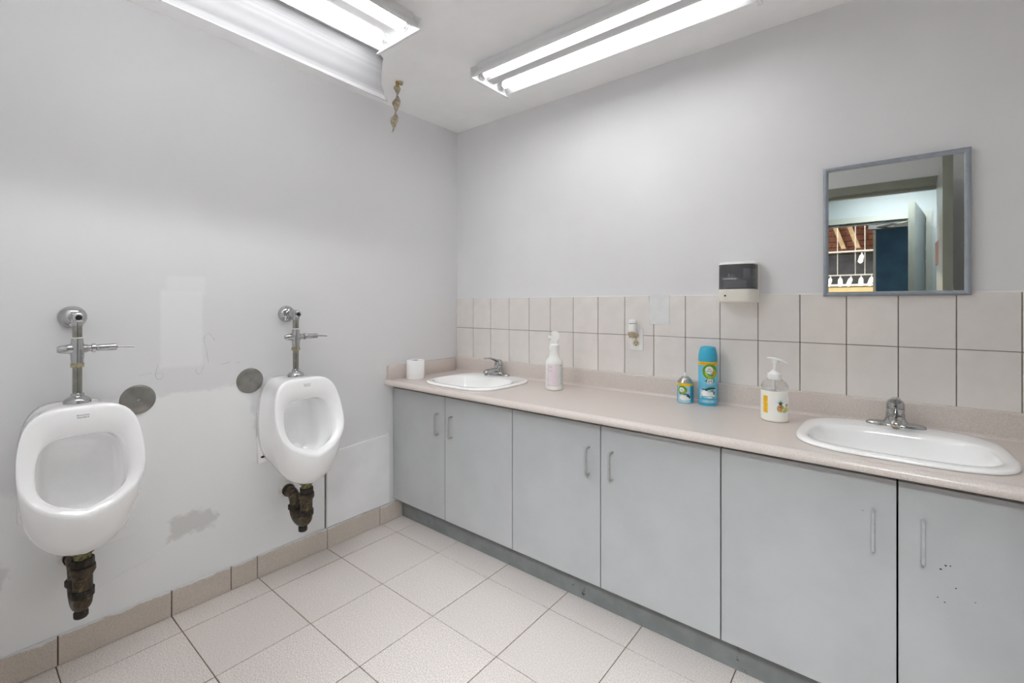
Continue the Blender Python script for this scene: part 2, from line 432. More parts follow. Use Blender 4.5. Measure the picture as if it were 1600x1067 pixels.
# painted panel on the left wall beside the cabinets, thin lines of older panels
p = MB(); p.add([(.012, -.969, .113), (.012, -.572, .113), (.012, -.572, .524), (.012, -.969, .506),
                 (0, -.969, .113), (0, -.572, .113), (0, -.572, .524), (0, -.969, .506)],
                [(0, 1, 2, 3), (0, 4, 5, 1), (1, 5, 6, 2), (2, 6, 7, 3), (3, 7, 4, 0)])
lab(p.build('access_panel', 'panelw', wl), 'white painted access panel')
MB().box(0, .002, -.976, -.9695, .108, .505).build('panel_gap', 'crack', wl)
for pts in ([(-1.765, .40), (-1.79, .388), (-1.88, .376)], [(-1.79, .40), (-1.80, .43), (-1.83, .47)],
            [(-1.36, .55), (-1.30, .556), (-1.22, .566)], [(-1.40, .19), (-1.28, .25), (-1.16, .30)], [(-1.90, .22), (-1.7, .28), (-1.55, .33)]):
    MB().tube([(0.0, y, z) for y, z in smoothpath([(a, b, 0) for a, b in pts], 4) and [(q.x, q.y) for q in smoothpath([(a, b, 0) for a, b in pts], 4)]], .0013, 6).build('plaster_ridge', 'panelw', wl)
# pencil scribbles
def scribble(pts, r=.0011):
    P = smoothpath([(0.0, y, z) for y, z in pts], 5)
    return MB().tube(P, r, 5).build('pencil_mark', 'ink', wl)
scribble([(-1.762, 1.013), (-1.74, 1.018), (-1.717, 1.021)])
scribble([(-1.697, 1.05), (-1.704, 1.03), (-1.707, 1.008), (-1.697, .992), (-1.683, .997), (-1.682, 1.012), (-1.692, 1.02), (-1.704, 1.012)])
scribble([(-1.566, 1.02), (-1.56, 1.0), (-1.548, 1.0), (-1.536, 1.025), (-1.538, 1.03)])
scribble([(-1.517, 1.045), (-1.524, 1.09), (-1.534, 1.15), (-1.522, 1.172), (-1.507, 1.165), (-1.492, 1.14)])
scribble([(-1.468, 1.03), (-1.452, 1.033), (-1.43, 1.04)])
scribble([(-1.405, 1.03), (-1.39, 1.034)])

# ------------------------------------------------------------------ hall and showroom seen through the doorway in the mirror
Y2 = -4.0
struct(MB().box(1.0, 3.3, -4.12, YF-.12, -.12, 0).build('floor_hall', 'concrete'))
struct(MB().box(1.0, 3.3, -4.12, YF-.12, 2.62, 2.72).build('ceiling_hall', 'ceiling'))
struct(MB().box(.9, 1.0, -4.12, YF-.12, -.12, 2.72).build('wall_hall_left', 'hallwall'))
struct(MB().box(3.3, 3.4, -4.12, YF-.12, -.12, 2.72).build('wall_hall_right', 'hallwall'))
struct(MB().box(-3, 1.65, Y2-.12, Y2, 0, 4.3).box(2.64, 8, Y2-.12, Y2, 0, 4.3).box(1.65, 2.64, Y2-.12, Y2, 2.19, 4.3).build('wall_hall_front', 'hallwall'))
door_frame('trim_2', 1.65, 2.64, 2.19, Y2-.12, Y2, 'frame_dimmed')
l_, e_ = leafmesh((2.590, Y2+.03), (2.478, -3.09), .045, .01, 2.20)
d2 = struct(l_.build('door_2', 'leaf_dimmed'))
lab(e_.build('leaf_edge', 'frame_dimmed', d2), 'olive grey door edge')
for z in (.25, 1.1, 1.8): MB().tube([(2.63, Y2+.02, z-.05), (2.63, Y2+.02, z+.05)], .012, 10).build('hinge', 'chrome', d2, True)
c = thing('door_closer', 'dark metal closer arm across the top of the far doorway', 'door closer', (2.3, Y2-.03, 2.1))
MB().box(-.12, .1, -.03, .03, .0, .05, .004).build('closer_body', 'black', c)
MB().tube([(-.05, .02, .02), (.12, .1, .03), (.27, .1, .05)], .01, 8).build('closer_arm', 'nickel', c)
hl = thing('added_hall_light', 'added square fill light on the hall ceiling outside the washroom door', 'ceiling light', (2.4, -3.1, 2.62))  # light added out of view to brighten the hall and fill the washroom
MB().box(-.32, .32, -.32, .32, -.04, 0, .004).build('light_frame', 'housing', hl)
MB().box(-.29, .29, -.29, .29, -.046, -.038).build('diffuser', 'hallfill', hl)
# showroom shell
struct(MB().box(-3, 8, -10, -4.12, -.12, 0).build('floor_showroom', 'concrete'))
struct(MB().box(-3, 8, -10.1, -10, 0, 4.3).build('wall_showroom', 'charcoal'))
struct(MB().box(-3, 8, -10, -4.12, 4.3, 4.4).build('ceiling_showroom', 'charcoal'))
struct(MB().box(-3.1, -3, -10.1, -4, 0, 4.4).build('wall_showroom_left', 'charcoal'))
struct(MB().box(8, 8.1, -10.1, -4, 0, 4.4).build('wall_showroom_right', 'charcoal'))
bw = struct(MB().box(-3, 8, -10.0, -9.97, 2.40, 4.3).build('trim_3', 'rafter'))
bme = None
for r in range(9):
    for k in range(9):
        x = .7+k*.245+(r % 2)*.12
        if bme is None:
            o = MB().box(-.115, .115, 0, .03, 0, .105).build('brick', 'brickface', bw); bme = o.data
        else:
            o = bpy.data.objects.new('brick', bme); COL.objects.link(o); o.parent = bw
        o.location = (x, -9.97, 2.42+r*.122)
for k, x in enumerate((1.62, 1.86, 2.30)):
    t = thing('roof_rafter', ['slanting pale timber rafter left of the others', 'slanting pale timber rafter between two others', 'slanting pale timber rafter nearest the partition'][k], 'rafter', (x, -9.6, 2.46))
    MB().loft([[(-.35, -.05, 1.1), (-.27, -.05, 1.1), (-.27, .05, 1.1), (-.35, .05, 1.1)], [(0, -.05, 0), (.08, -.05, 0), (.08, .05, 0), (0, .05, 0)]]).build('timber', 'rafter', t)
np_ = thing('partition', 'tall navy blue partition board standing in the room beyond the hall', 'partition', (2.55, -6.3, 0))
MB().box(-.33, .75, -.04, .04, .02, 2.40).build('board', 'navy', np_)
MB().box(-.36, -.33, -.05, .05, 0, 2.46).build('edge_post', 'railw', np_)
MB().box(-.33, .75, -.05, .05, 2.40, 2.46).build('top_rail', 'railw', np_)
MB().box(-.33, .75, -.05, .05, 0, .02).build('bottom_rail', 'railw', np_)
yp = thing('display_panel', 'low pale yellow display wall behind the track lights', 'panel', (1.2, -8.9, 0))
MB().box(-1.6, 1.1, -.05, .05, 0, 1.66).build('panel_board', 'yellowwall', yp)
MB().box(-1.6, 1.1, -.07, .07, 1.66, 1.70).build('panel_cap', 'railw', yp)
gr = thing('ceiling_grid', 'white metal hanging grid in the dark showroom', 'grid', (1.86, -7.6, 2.22))
for x in (-.55, -.18, .07, .20, .6): MB().tube([(x, 0, -.42), (x, 0, 2.08)], .005, 6).build('drop_rod', 'railw', gr)
MB().box(-1.3, .95, -.012, .012, -.015, .01).build('cross_rail', 'railw', gr)
MB().box(-1.3, .95, -.012, .012, -.42, -.40).build('lower_rail', 'railw', gr)
spots = [(1.58, -7.6, 1.80), (1.72, -7.6, 1.80), (1.87, -7.6, 1.80), (2.01, -7.6, 1.80), (2.15, -7.6, 1.80), (2.02, -7.6, 2.19)]
sl = ['white track spotlight at the left end of the lower rail', 'white track spotlight second from the left on the lower rail', 'white track spotlight in the middle of the lower rail',
      'white track spotlight second from the right on the lower rail', 'white track spotlight at the right end of the lower rail', 'bright white spotlight alone on the upper rail']
first = None
for k, p in enumerate(spots):
    if first is None:
        first = thing('track_spotlight', sl[0], 'spotlight', p, .15, 'track spotlights in the showroom')
        MB().lathe([(.022, 0), (.032, -.03), (.036, -.14), (.033, -.145)], (0, 0, -.05), 16, axis=(.1, -.7, .8)).build('lamp_head', 'railw', first, True)
        MB().tube([(0, 0, .0), (0, 0, -.05)], .01, 8).build('stem', 'railw', first)
        d = Vector((.1, -.7, .8)).normalized()*-.146
        MB().lathe([(.026, 0), (.02, .012)], (d.x, d.y, d.z-.05), 14, axis=(-.1, .7, -.8)).build('lamp', 'spotlamp', first, True)
    else: dup(first, p, [.15, -.2, .2, -.1, .1, .05][k], sl[k])

# ------------------------------------------------------------------ cabinets
DOORX = [0.004, .463, .934, 1.404, 1.872, 2.345, 2.817]
YD = -.54; ZD0, ZD1 = .128, .797
cab_labels = ['grey two door base cabinet under the left sink', 'grey two door base cabinet in the middle under the spray cans', 'grey two door base cabinet under the right sink']
dlab = ['grey cabinet door']
for u in range(3):
    x0, xm, x1 = DOORX[2*u], DOORX[2*u+1], DOORX[2*u+2]
    cb = thing('base_cabinet', cab_labels[u], 'cabinet', ((x0+x1)/2, -.27, .13), 0, 'grey base cabinets under the long counter')
    W = (x1-x0)/2
    c = MB().box(-W+.001, -W+.017, -.25, .262, 0, .686).box(W-.017, W-.001, -.25, .262, 0, .686).box(-W+.017, W-.017, -.25, .262, 0, .016)
    c.box(-W+.017, W-.017, .25, .262, .016, .686).box(-W+.017, W-.017, -.25, -.232, .60, .686)
    c.build('carcass', 'dark', cb)
    for s in (-1, 1):
        g = .0022
        a, b = (-W+g, xm-(x0+x1)/2-g) if s < 0 else (xm-(x0+x1)/2+g, W-g)
        dr = MB().box(a, b, -.27, -.252, ZD0-.13, ZD1-.13, .0012).build('door', 'door_grey', cb)
        hx = xm-(x0+x1)/2 + s*.054
        zt, zb = .700-.13, .588-.13; y0, y1 = -.27, -.302
        P = [(hx, y0, zt)]+[(hx, y1+.012-.012*math.sin(math.radians(t)), zt-.012+.012*math.cos(math.radians(t))) for t in range(0, 91, 18)]
        P += [(hx, y1+.012-.012*math.cos(math.radians(t)), zb+.012-.012*math.sin(math.radians(t))) for t in range(0, 91, 18)]+[(hx, y0, zb)]
        MB().tube(P, .0048, 10).build('handle', 'handle' if u < 2 else 'handle_painted', dr, True)
        if u == 2 and s > 0:
            for (dx, dz, r) in ((.098, .462, .0022), (.107, .464, .0016), (.088, .449, .0022), (.118, .408, .0016), (.30, .585, .0034), (.082, .37, .0014), (.096, .362, .0016), (.155, .385, .0012)):
                MB().lathe([(r, 0), (r*.5, .0006)], (a+dx, -.27, dz), 7, sx=1.3, axis=(0, -1, 0)).build('paint_chip', 'dark', dr)
fs = MB().box(2.819, XR-.001, -.54, -.522, .13, .797, .001)
fo = fs.build('filler_strip', 'door_grey'); fo['label'] = 'narrow grey filler strip between last cabinet and right wall'; fo['category'] = 'filler strip'
kb = MB().box(.012, XR-.001, -.475, -.459, 0.0, .129, .001).build('kick_board', 'kick')
kb['label'] = 'dark grey scuffed kick board running along the floor under the cabinets'; kb['category'] = 'kick board'
# cabinet legs carry the carcasses out of sight on the kick board

# ------------------------------------------------------------------ countertop with two sink cut-outs
ct = thing('countertop', 'long speckled mauve laminate countertop with rolled front edge', 'countertop', (0, 0, .817))
ZTOP = .848-.817
SINKS = [(.47, -.288), (2.343, -.288)]
def superell(cx, cy, a, b, n, N=64, taper=0.0):
    out = []
    for i in range(N):
        t = 2*PI*i/N; c, s = math.cos(t), math.sin(t)
        x = a*math.copysign(abs(c)**(2/n), c); y = b*math.copysign(abs(s)**(2/n), s)
        x *= 1-taper*(y/b+1)/2
        out.append((cx+x, cy+y))
    return out
XE = XR-.001
mb = MB()
Y0, Y1 = -.565, -.001
def cell(x0, x1, cx, cy):
    N = 96; hole = superell(cx, cy, .252, .222, 3.4, N, .05); outer = []
    for (hx, hy) in hole:
        dx, dy = hx-cx, hy-cy
        t = min([((x1-cx)/dx if dx > 0 else (x0-cx)/dx) if abs(dx) > 1e-9 else 1e9, ((Y1-cy)/dy if dy > 0 else (Y0-cy)/dy) if abs(dy) > 1e-9 else 1e9])
        outer.append([cx+dx*t, cy+dy*t])
    for qx, qy in ((x0, Y0), (x1, Y0), (x0, Y1), (x1, Y1)):
        k = min(range(N), key=lambda i: (outer[i][0]-qx)**2+(outer[i][1]-qy)**2); outer[k] = [qx, qy]
    mb.add([(x, y, ZTOP) for x, y in hole]+[(x, y, ZTOP) for x, y in outer]+[(x, y, 0.001) for x, y in hole],
           [(i, N+i, N+(i+1) % N, (i+1) % N) for i in range(N)]+[(i, (i+1) % N, 2*N+(i+1) % N, 2*N+i) for i in range(N)])
xs = [0.001, SINKS[0][0]+.30, SINKS[1][0]-.30, SINKS[1][0]+.30, XE]
cell(xs[0], xs[1], *SINKS[0]); cell(xs[2], xs[3], *SINKS[1])
for a_, b_ in ((xs[1], xs[2]), (xs[3], xs[4])): mb.add([(a_, Y0, ZTOP), (b_, Y0, ZTOP), (b_, Y1, ZTOP), (a_, Y1, ZTOP)], [(0, 1, 2, 3)])
prof = [(-.565, ZTOP), (-.573, ZTOP+.0022), (-.583, ZTOP+.003), (-.592, ZTOP+.001), (-.599, ZTOP-.006), (-.602, ZTOP-.014), (-.601, ZTOP-.022), (-.597, ZTOP-.028), (-.590, 0.0005), (-.56, 0.0), (-.52, 0)]
mb.loft([[(0.001, y, z) for y, z in prof], [(XE, y, z) for y, z in prof]], False, False, False)
# end profile cap at the wall
mb.add([(0.001, y, z) for y, z in prof]+[(0.001, -.52, ZTOP-.001)], [tuple(range(len(prof)+1))])
mb.build('worktop', 'counter', ct, True, 50)
bp = [(-.0085, .002), (-.0085, ZTOP+.093), (-.016, ZTOP+.093)]+[(y, z) for y, z in arc(-.016, ZTOP+.087, .006, 90, 180, 5)]+[(-.022, ZTOP+.012)]+[(y, z) for y, z in arc(-.034, ZTOP+.012, .012, 0, -90, 5)]+[(-.034, ZTOP-.004)]
bp = [(y, z) for y, z in bp]
MB().loft([[(0.001, y, z) for y, z in bp], [(XE, y, z) for y, z in bp]]).build('backsplash', 'counter', ct, True, 50)
sp = MB().box(.001, .021, -.585, -.034, ZTOP-.002, ZTOP+.087, .003); sp.box(.001, .021, -.585, -.575, .002, ZTOP-.002)
sp.build('side_splash', 'counter', ct, True, 40)

# ------------------------------------------------------------------ sinks and faucets
def make_sink(loc, label):
    t = thing('sink', label, 'sink', loc, 0, 'white drop-in sinks')
    N = 72; rings = []
    def R(a, b_, z, cy=0, n=3.4, tp=.05): return [(x, y, z) for x, y in superell(0, cy, a, b_, n, N, tp)]
    A, B = .274, .246
    rings += [R(A-.004, B-.004, .0004), R(A, B, .002), R(A, B, .006), R(A-.002, B-.002, .0105), R(A-.008, B-.008, .0135), R(A-.02, B-.02, .0135)]
    ia, ib, ic = .236, .165, -.042
    rings += [R(ia+.008, ib+.008, .0125, ic, 3.0, .04), R(ia+.002, ib+.002, .0105, ic, 3.0, .04), R(ia-.003, ib-.003, .004, ic, 3.0, .04), R(ia-.008, ib-.007, -.008, ic, 3.0, .04)]
    for k, (q, z) in enumerate(((.93, -.04), (.88, -.08), (.8, -.11), (.62, -.128), (.3, -.136), (.11, -.14))):
        rings.append(R(ia*q, ib*q, z, ic, 3.0-.15*k, .03))
    MB().loft(rings, False, True).build('basin', 'sink', t, True, 75)
    MB().lathe([(.024, -.1385), (.024, -.136), (.018, -.1355), (.014, -.138)], (0, ic, 0), 24).build('drain', 'chrome', t, True)
    return t
make_sink((SINKS[0][0], SINKS[0][1], .848), 'white drop-in sink beside the toilet roll')
make_sink((SINKS[1][0], SINKS[1][1], .848), 'white drop-in sink below the mirror, beside the pump soap bottle')

def make_faucet(loc, label):
    t = thing('faucet', label, 'faucet', loc, 0, 'chrome single lever faucets')
    def stad(a, b_, z, n=2.6): return [(x, y, z) for x, y in superell(0, 0, a, b_, n, 40)]
    MB().loft([stad(.085, .026, 0), stad(.085, .026, .004), stad(.082, .024, .009), stad(.074, .018, .012)]).build('base_plate', 'chrome', t, True, 60)
    def ring(hw, hd, z, cy=0): return [(x, y, z) for x, y in superell(0, cy, hw, hd, 2.3, 28)]
    MB().loft([ring(.046, .024, .006), ring(.036, .024, .014), ring(.029, .024, .026), ring(.0265, .024, .045), ring(.026, .024, .058), ring(.0265, .0245, .060), ring(.0265, .0245, .063)]).build('body', 'chrome', t, True, 60)
    # spout reaching forward over the basin
    sp = []
    for y, z, hw, hh in ((-.005, .030, .022, .014), (-.04, .034, .02, .0135), (-.075, .038, .018, .012), (-.105, .038, .0165, .011), (-.125, .033, .016, .010), (-.132, .028, .011, .007)):
        sp.append([(hw*math.cos(2*PI*k/20), y, z+hh*math.sin(2*PI*k/20)) for k in range(20)])
    MB().loft(sp).build('spout', 'chrome', t, True, 60)
    MB().lathe([(.0105, 0), (.0105, -.014), (.008, -.015)], (0, -.118, .028), 18).build('aerator', 'nickel', t, True)
    # dome and forward lever
    lv = MB().lathe([(.0265, .064), (.0265, .078), (.024, .088), (.017, .095), (.006, .098)], (0, 0, 0), 28, sy=.92)
    lr = []
    for y, z, hw, hh in ((.012, .080, .016, .010), (-.018, .090, .0165, .010), (-.045, .101, .015, .008), (-.075, .110, .013, .0055), (-.105, .115, .012, .004), (-.13, .115, .0115, .0035), (-.137, .1145, .008, .002)):
        lr.append([(hw*math.cos(2*PI*k/16), y, z+hh*math.sin(2*PI*k/16)) for k in range(16)])
    lv.loft(lr); lv.build('lever', 'chrome', t, True, 60)
    MB().lathe([(.003, 0), (.002, .001)], (0, -.0255, .074), 8, axis=(0, -1, 0)).build('set_screw', 'black', t)
    return t
make_faucet((.455, -.083, .8615), 'chrome lever faucet on the sink beside the toilet roll')
make_faucet((2.347, -.083, .8615), 'chrome lever faucet on the sink below the mirror')

# ------------------------------------------------------------------ urinals
def make_urinal(loc, label):
    """local x = out from the wall, y = along it, z up from the floor"""
    t = thing('urinal', label, 'urinal', loc, 0, 'white wall-hung urinals')
    zt = .953; hw = .158
    key = [(0, .0), (.0, .30), (.010, .50), (.038, .67), (.10, .82), (.20, .92), (.34, .98), (.50, 1.0), (.63, .98), (.74, .90), (.83, .755), (.905, .535), (.96, .29), (1.0, .0)]
    def prof(n):
        # right half outline from the top centre to the lip, even arc length
        P = smoothpath([(u, tt, 0) for tt, u in key], 8)
        L = [0]
        for i in range(1, len(P)): L.append(L[-1]+math.hypot((P[i].x-P[i-1].x)*.158, (P[i].y-P[i-1].y)*.34))
        out = []
        for k in range(n+1):
            d = L[-1]*k/n; i = 1
            while i < len(L)-1 and L[i] < d: i += 1
            f = (d-L[i-1])/max(1e-9, L[i]-L[i-1]); q = P[i-1].lerp(P[i], f); out.append((max(0, q.x), min(1, max(0, q.y))))
        return out
    H = prof(28)
    loop = [(u, tt) for u, tt in H] + [(-u, tt) for u, tt in reversed(H[1:-1])]
    def ring(w_, ztop, zbot, xtop, xbot, p=1.3, sq=0.0, fat=0.0):
        R = []
        for u, tt in loop:
            uu = u if not fat else math.copysign(abs(u)**(1-fat*min(1, max(0, (tt-.55)/.35))), u) if u else 0
            if sq:
                full = math.copysign(min(1, abs(u)*1.0), u) if abs(u) > 1e-6 else 0
                lim = 1.0 if tt > .02 else abs(u)
                uu = u*(1-sq)+sq*math.copysign(max(abs(u), min(lim, 1-.0*(tt)) if .15 < tt < .9 else abs(u)), u if u else 1)
            R.append((xtop+(xbot-xtop)*tt**p, uu*w_, ztop+(zbot-ztop)*tt))
        return R
    rings = [
        ring(.142, .950, .505, .000, .000, 1, 0, .34),
        ring(.143, .950, .500, .030, .055, 1, 0, .34),
        ring(.146, .951, .474, .075, .150, 1.1, 0, .34),
        ring(.149, .952, .464, .105, .215, 1.2, 0, .34),
        ring(.1505, .9525, .465, .118, .240, 1.2, 0, .32),
        ring(.152, .953, .474, .132, .262, 1.2, 0, .29),
        ring(.1555, .954, .520, .162, .298, 1.2, 0, .2),
        ring(.158, .954, .575, .188, .318, 1.2, 0, .10),
        ring(.1585, .953, .603, .197, .321, 1.2),
        ring(.157, .948, .612, .203, .321, 1.2),
        ring(.150, .938, .619, .207, .315, 1.2),
        ring(.138, .905, .627, .211, .306, 1.2),
        ring(.124, .868, .634, .214, .299, 1.2),
        ring(.117, .858, .634, .207, .291, 1.2),
        ring(.114, .853, .622, .190, .276, 1.2),
        ring(.112, .850, .590, .150, .250, 1.3, 0, .1),
        ring(.108, .845, .560, .105, .215, 1.5, 0, .2),
        ring(.095, .830, .555, .078, .170, 2.0, 0, .2),
        ring(.065, .790, .590, .068, .115, 2.0),
        ring(.03, .740, .65, .066, .08, 2.0)]
    MB().loft(rings, True, True).build('bowl', 'porcelain', t, True, False)
    # mounting ears against the wall
    e = MB().box(.0, .020, -.140, .140, .545, .80, .006)
    e.build('mounting_flange', 'porcelain', t, True)
    for s in (-1, 1): MB().lathe([(.006, 0), (.004, .0008)], (.020, s*.118, .575), 8, sy=2, axis=(1, 0, 0)).build('bolt_hole', 'black', t)
    # printed mark on the upper band
    mk = MB()
    for txt, zz in (('American', .926), ('Standard', .9185)):
        v, f = textmesh(txt, .0085)
        mk.add([(.2085+(.938-zz-y)*.12+.0012, x, zz+y) for x, y in v], f)
    mk.build('printed_mark', 'print', t)
    # flush valve: stop, pipe, valve body with lever, spud
    px = .10
    MB().lathe([(.041, 0), (.040, .008), (.034, .02), (.022, .028), (.016, .03), (.016, px)], (0, -.0, 1.253), 28, axis=(1, 0, 0)).build('wall_escutcheon', 'chrome', t, True, 50)
    st = MB().lathe([(.0165, -.028), (.0165, .016), (.012, .02)], (px, 0, 1.253), 20)
    st.lathe([(.016, 0), (.016, .024), (.012, .027)], (px, 0, 1.253), 20, axis=(1, 0, 0)); st.build('stop_valve', 'chrome', t, True, 40)
    MB().lathe([(.009, 0), (.009, .003)], (px+.026, 0, 1.253), 12, axis=(1, 0, 0)).build('stop_screw', 'black', t)
    MB().tube([(px, 0, 1.225), (px, 0, 1.18)], .0135, 18).build('upper_pipe', 'nickel', t, True)
    MB().lathe([(.0155, 0), (.0155, .004)], (px, 0, 1.180), 20).build('washer', 'cream', t, True)
    vb = MB().lathe([(.0165, 1.092), (.0175, 1.105), (.0185, 1.12), (.021, 1.135), (.021, 1.150), (.0175, 1.165), (.0165, 1.18)], (px, 0, 0), 24)
    vb.lathe([(.019, 0), (.0165, .024), (.013, .045), (.009, .052)], (px, 0, 1.143), 20, axis=(0, -1, 0))
    vb.lathe([(.019, 0), (.014, .026), (.0115, .03), (.0115, .036), (.0155, .038), (.0155, .048), (.012, .05)], (px, 0, 1.143), 20, axis=(0, 1, 0))
    vb.build('valve_body', 'chrome', t, True, 50)
    lv = MB().lathe([(.0085, .048), (.012, .055), (.0125, .085), (.012, .106), (.006, .11)], (px, 0, 1.143), 18, axis=(0, 1, 0))
    lv.tube([(px, .108, 1.143), (px, .135, 1.1415), (px, .160, 1.139)], [.0038, .0032, .003], 10); lv.build('flush_lever', 'chrome', t, True, 50)
    MB().lathe([(.0195, 1.078), (.0195, 1.093)], (px, 0, 0), 6).build('coupling_nut', 'brass_nut', t)
    MB().tube([(px, 0, 1.08), (px, 0, .968)], .0132, 18).build('flush_pipe', 'nickel', t, True)
    MB().lathe([(.037, .950), (.038, .958), (.034, .967), (.022, .975), (.0185, .977), (.0185, .985), (.014, .988)], (px, 0, 0), 28).build('spud_flange', 'chrome', t, True, 50)
    # drain trap
    ox = .205
    MB().lathe([(.030, .474), (.030, .459), (.0235, .454), (.0225, .435)], (ox, 0, 0), 20).build('tailpiece', 'verdigris', t, True, 40)
    MB().lathe([(.030, .440), (.031, .430), (.031, .414), (.027, .410)], (ox, 0, 0), 8).build('slip_nut', 'trapdark', t)
    MB().lathe([(.033, .414), (.034, .406), (.034, .395), (.028, .384), (.0262, .38), (.0262, .332)], (ox, 0, 0), 24).build('trap_inlet', 'trap', t, True, 40)
    MB().lathe([(.0305, .336), (.0305, .312)], (ox, 0, 0), 24).build('union_ring', 'trapdark', t, True, 40)
    ub = [(ox, 0, .316)]+[((ox+.095)/2+(ox-.095)/2*math.cos(math.radians(a)), 0, 0.306-.036*math.sin(math.radians(a))) for a in range(0, 181, 15)]+[(.095, 0, .318), (.095, 0, .326)]
    MB().tube(ub, .0262, 20).build('trap_bend', 'trap', t, True, 40)
    MB().lathe([(.031, .311), (.033, .316), (.033, .329), (.028, .334)], (.095, 0, 0), 24).build('union_ring', 'trapdark', t, True, 40)
    el = [(.095, 0, .330), (.095, 0, .332)]+[(.053+.042*math.cos(math.radians(a)), 0, .338+.042*math.sin(math.radians(a))) for a in range(0, 91, 15)]+[(.03, 0, .381), (.0, 0, .382)]
    MB().tube(el, .0255, 20).build('trap_arm', 'trap', t, True, 40)
    MB().lathe([(.040, 0), (.038, .006), (.031, .012), (.031, .018)], (0, 0, .381), 24, axis=(1, 0, 0)).build('drain_collar', 'tape', t, True, 40)
    MB().lathe([(.0295, .02), (.0295, .034)], (0, 0, .381), 20, axis=(1, 0, 0)).build('joint_ring', 'trapdark', t, True, 40)
    MB().lathe([(.014, .254), (.017, .248), (.020, .244), (.020, .229), (.017, .225)], ((ox+.095)/2+.02, 0, 0), 14).build('cleanout_plug', 'trapdark', t, True, 40)
    return t
u1 = make_urinal((0, -1.954, 0), 'white wall-hung urinal at the left edge, nearest the camera')
dup(u1, (0, -1.178, 0), None, 'white wall-hung urinal between wall cover plate and cabinets')

# round steel cover plates
def cover(loc, label):
    t = thing('cover_plate', label, 'cover plate', loc, 0, 'round steel wall cover plates')
    MB().lathe([(.058, 0), (.058, .004), (.0555, .0065), (.03, .008), (.002, .0085)], (0, 0, 0), 40, axis=(1, 0, 0)).build('disc', 'plate', t, True, 50)
    MB().lathe([(.006, .008), (.005, .0105), (.002, .011)], (0, 0, 0), 10, axis=(1, 0, 0)).build('screw', 'chrome', t)
    MB().box(.0108, .0114, -.0008, .0008, -.004, .004).build('screw_slot', 'slot', t)
cover((0, -1.764, .920), 'round steel cover plate beside the left urinal')
cover((0, -1.347, .942), 'round steel cover plate just left of the right urinal')

# ------------------------------------------------------------------ ceiling lights
def make_light(loc, rz, label, tmat):
    """local x along the fixture 0..L, y across, z=0 at the ceiling"""
    L = 1.22
    t = thing('fluorescent_light', label, 'ceiling light', loc, rz, 'twin tube ceiling lights')
    h = [(-.102, 0), (-.102, -.026), (-.127, -.060), (-.130, -.074), (-.126, -.075), (-.098, -.028), (-.034, -.024), (.034, -.024), (.098, -.028), (.126, -.075), (.130, -.074), (.127, -.060), (.102, -.026), (.102, 0)]
    MB().loft([[(.004, y, z) for y, z in h], [(L-.004, y, z) for y, z in h]]).build('housing', 'housing', t)
    rf = [(-.1262, -.0752), (-.098, -.0285), (-.034, -.0243), (.034, -.0243), (.098, -.0285), (.1262, -.0752), (.1252, -.0762), (.097, -.0295), (.034, -.0253), (-.034, -.0253), (-.097, -.0295), (-.1252, -.0762)]
    MB().loft([[(.006, y, z) for y, z in rf], [(L-.006, y, z) for y, z in rf]]).build('reflector', 'reflector', t)
    bc = [(-.040, -.0255), (-.026, -.056), (.026, -.056), (.040, -.0255)]
    MB().loft([[(.006, y, z) for y, z in bc], [(L-.006, y, z) for y, z in bc]]).build('ballast_cover', 'reflector', t)
    for x0, x1 in ((-.004, .004), (L-.004, L+.004)):
        e = MB(); P = [(-.143, -.036), (-.143, -.088), (.143, -.088), (.143, -.036), (.104, -.012), (-.104, -.012)]
        e.loft([[(x0, y, z) for y, z in P], [(x1, y, z) for y, z in P]])
        xi = x1 if x0 < 0 else x0-.006
        e.box(xi, xi+.006, -.143, .143, -.088, -.085); e.build('end_plate', 'housing', t)
    for s in (-1, 1):
        tb = MB().tube([(.034, s*.074, -.050), (L-.034, s*.074, -.050)], .0185, 20).build('tube', tmat, t, True, 60)
        for x0, x1 in ((.02, .0345), (L-.0345, L-.02)):
            MB().tube([(x0, s*.074, -.050), (x1, s*.074, -.050)], .0188, 20).build('tube_cap', 'pin', tb, True, 60)
        for x in (.004, L-.018):
            MB().box(x, x+.014, s*.074-.016, s*.074+.016, -.070, -.026, .003).build('lamp_holder', 'socket', t)
    return t
LR = make_light((.742, -.485, ZC), 0, 'twin tube fluorescent ceiling light without a lens, above the counter', 'tube_dim')
LL = make_light((.715, -1.037, ZC), -PI/2, 'twin tube fluorescent ceiling light with its lens hanging open', 'tube')
# lens hanging from the left edge; rz=-90: local x -> -y, local y -> +x
sec = [(-.1315, -.078), (-.1335, -.074), (-.143, -.076), (-.152, -.088), (-.160, -.11), (-.166, -.15), (-.169, -.20), (-.170, -.225), (-.168, -.240), (-.163, -.250), (-.153, -.264), (-.140, -.277)]
rg = []; NX = 24; edge_pts = []
for k in range(NX+1):
    x = -.045+1.235*k/NX; r_ = []
    for i, (y, z) in enumerate(sec):
        q = min(1, max(0, (-.06-z)/.2)); r_.append((max(x, .006) if i < 3 else max(x, -.03+.0*i) if i < 7 else x, y, z+q*(.030*x)))
    rg.append(r_); edge_pts.append(r_[-1])
lens = MB().loft(rg, False, False, False).build('lens', 'lens', LL, True, 60)
lens['label'] = 'white prismatic plastic lens hanging down from one edge'
MB().tube(edge_pts, .0022, 8).build('rolled_rim', 'lens', lens, True)
MB().tube(rg[0], .0013, 6).build('cut_edge', 'lens', lens, True)

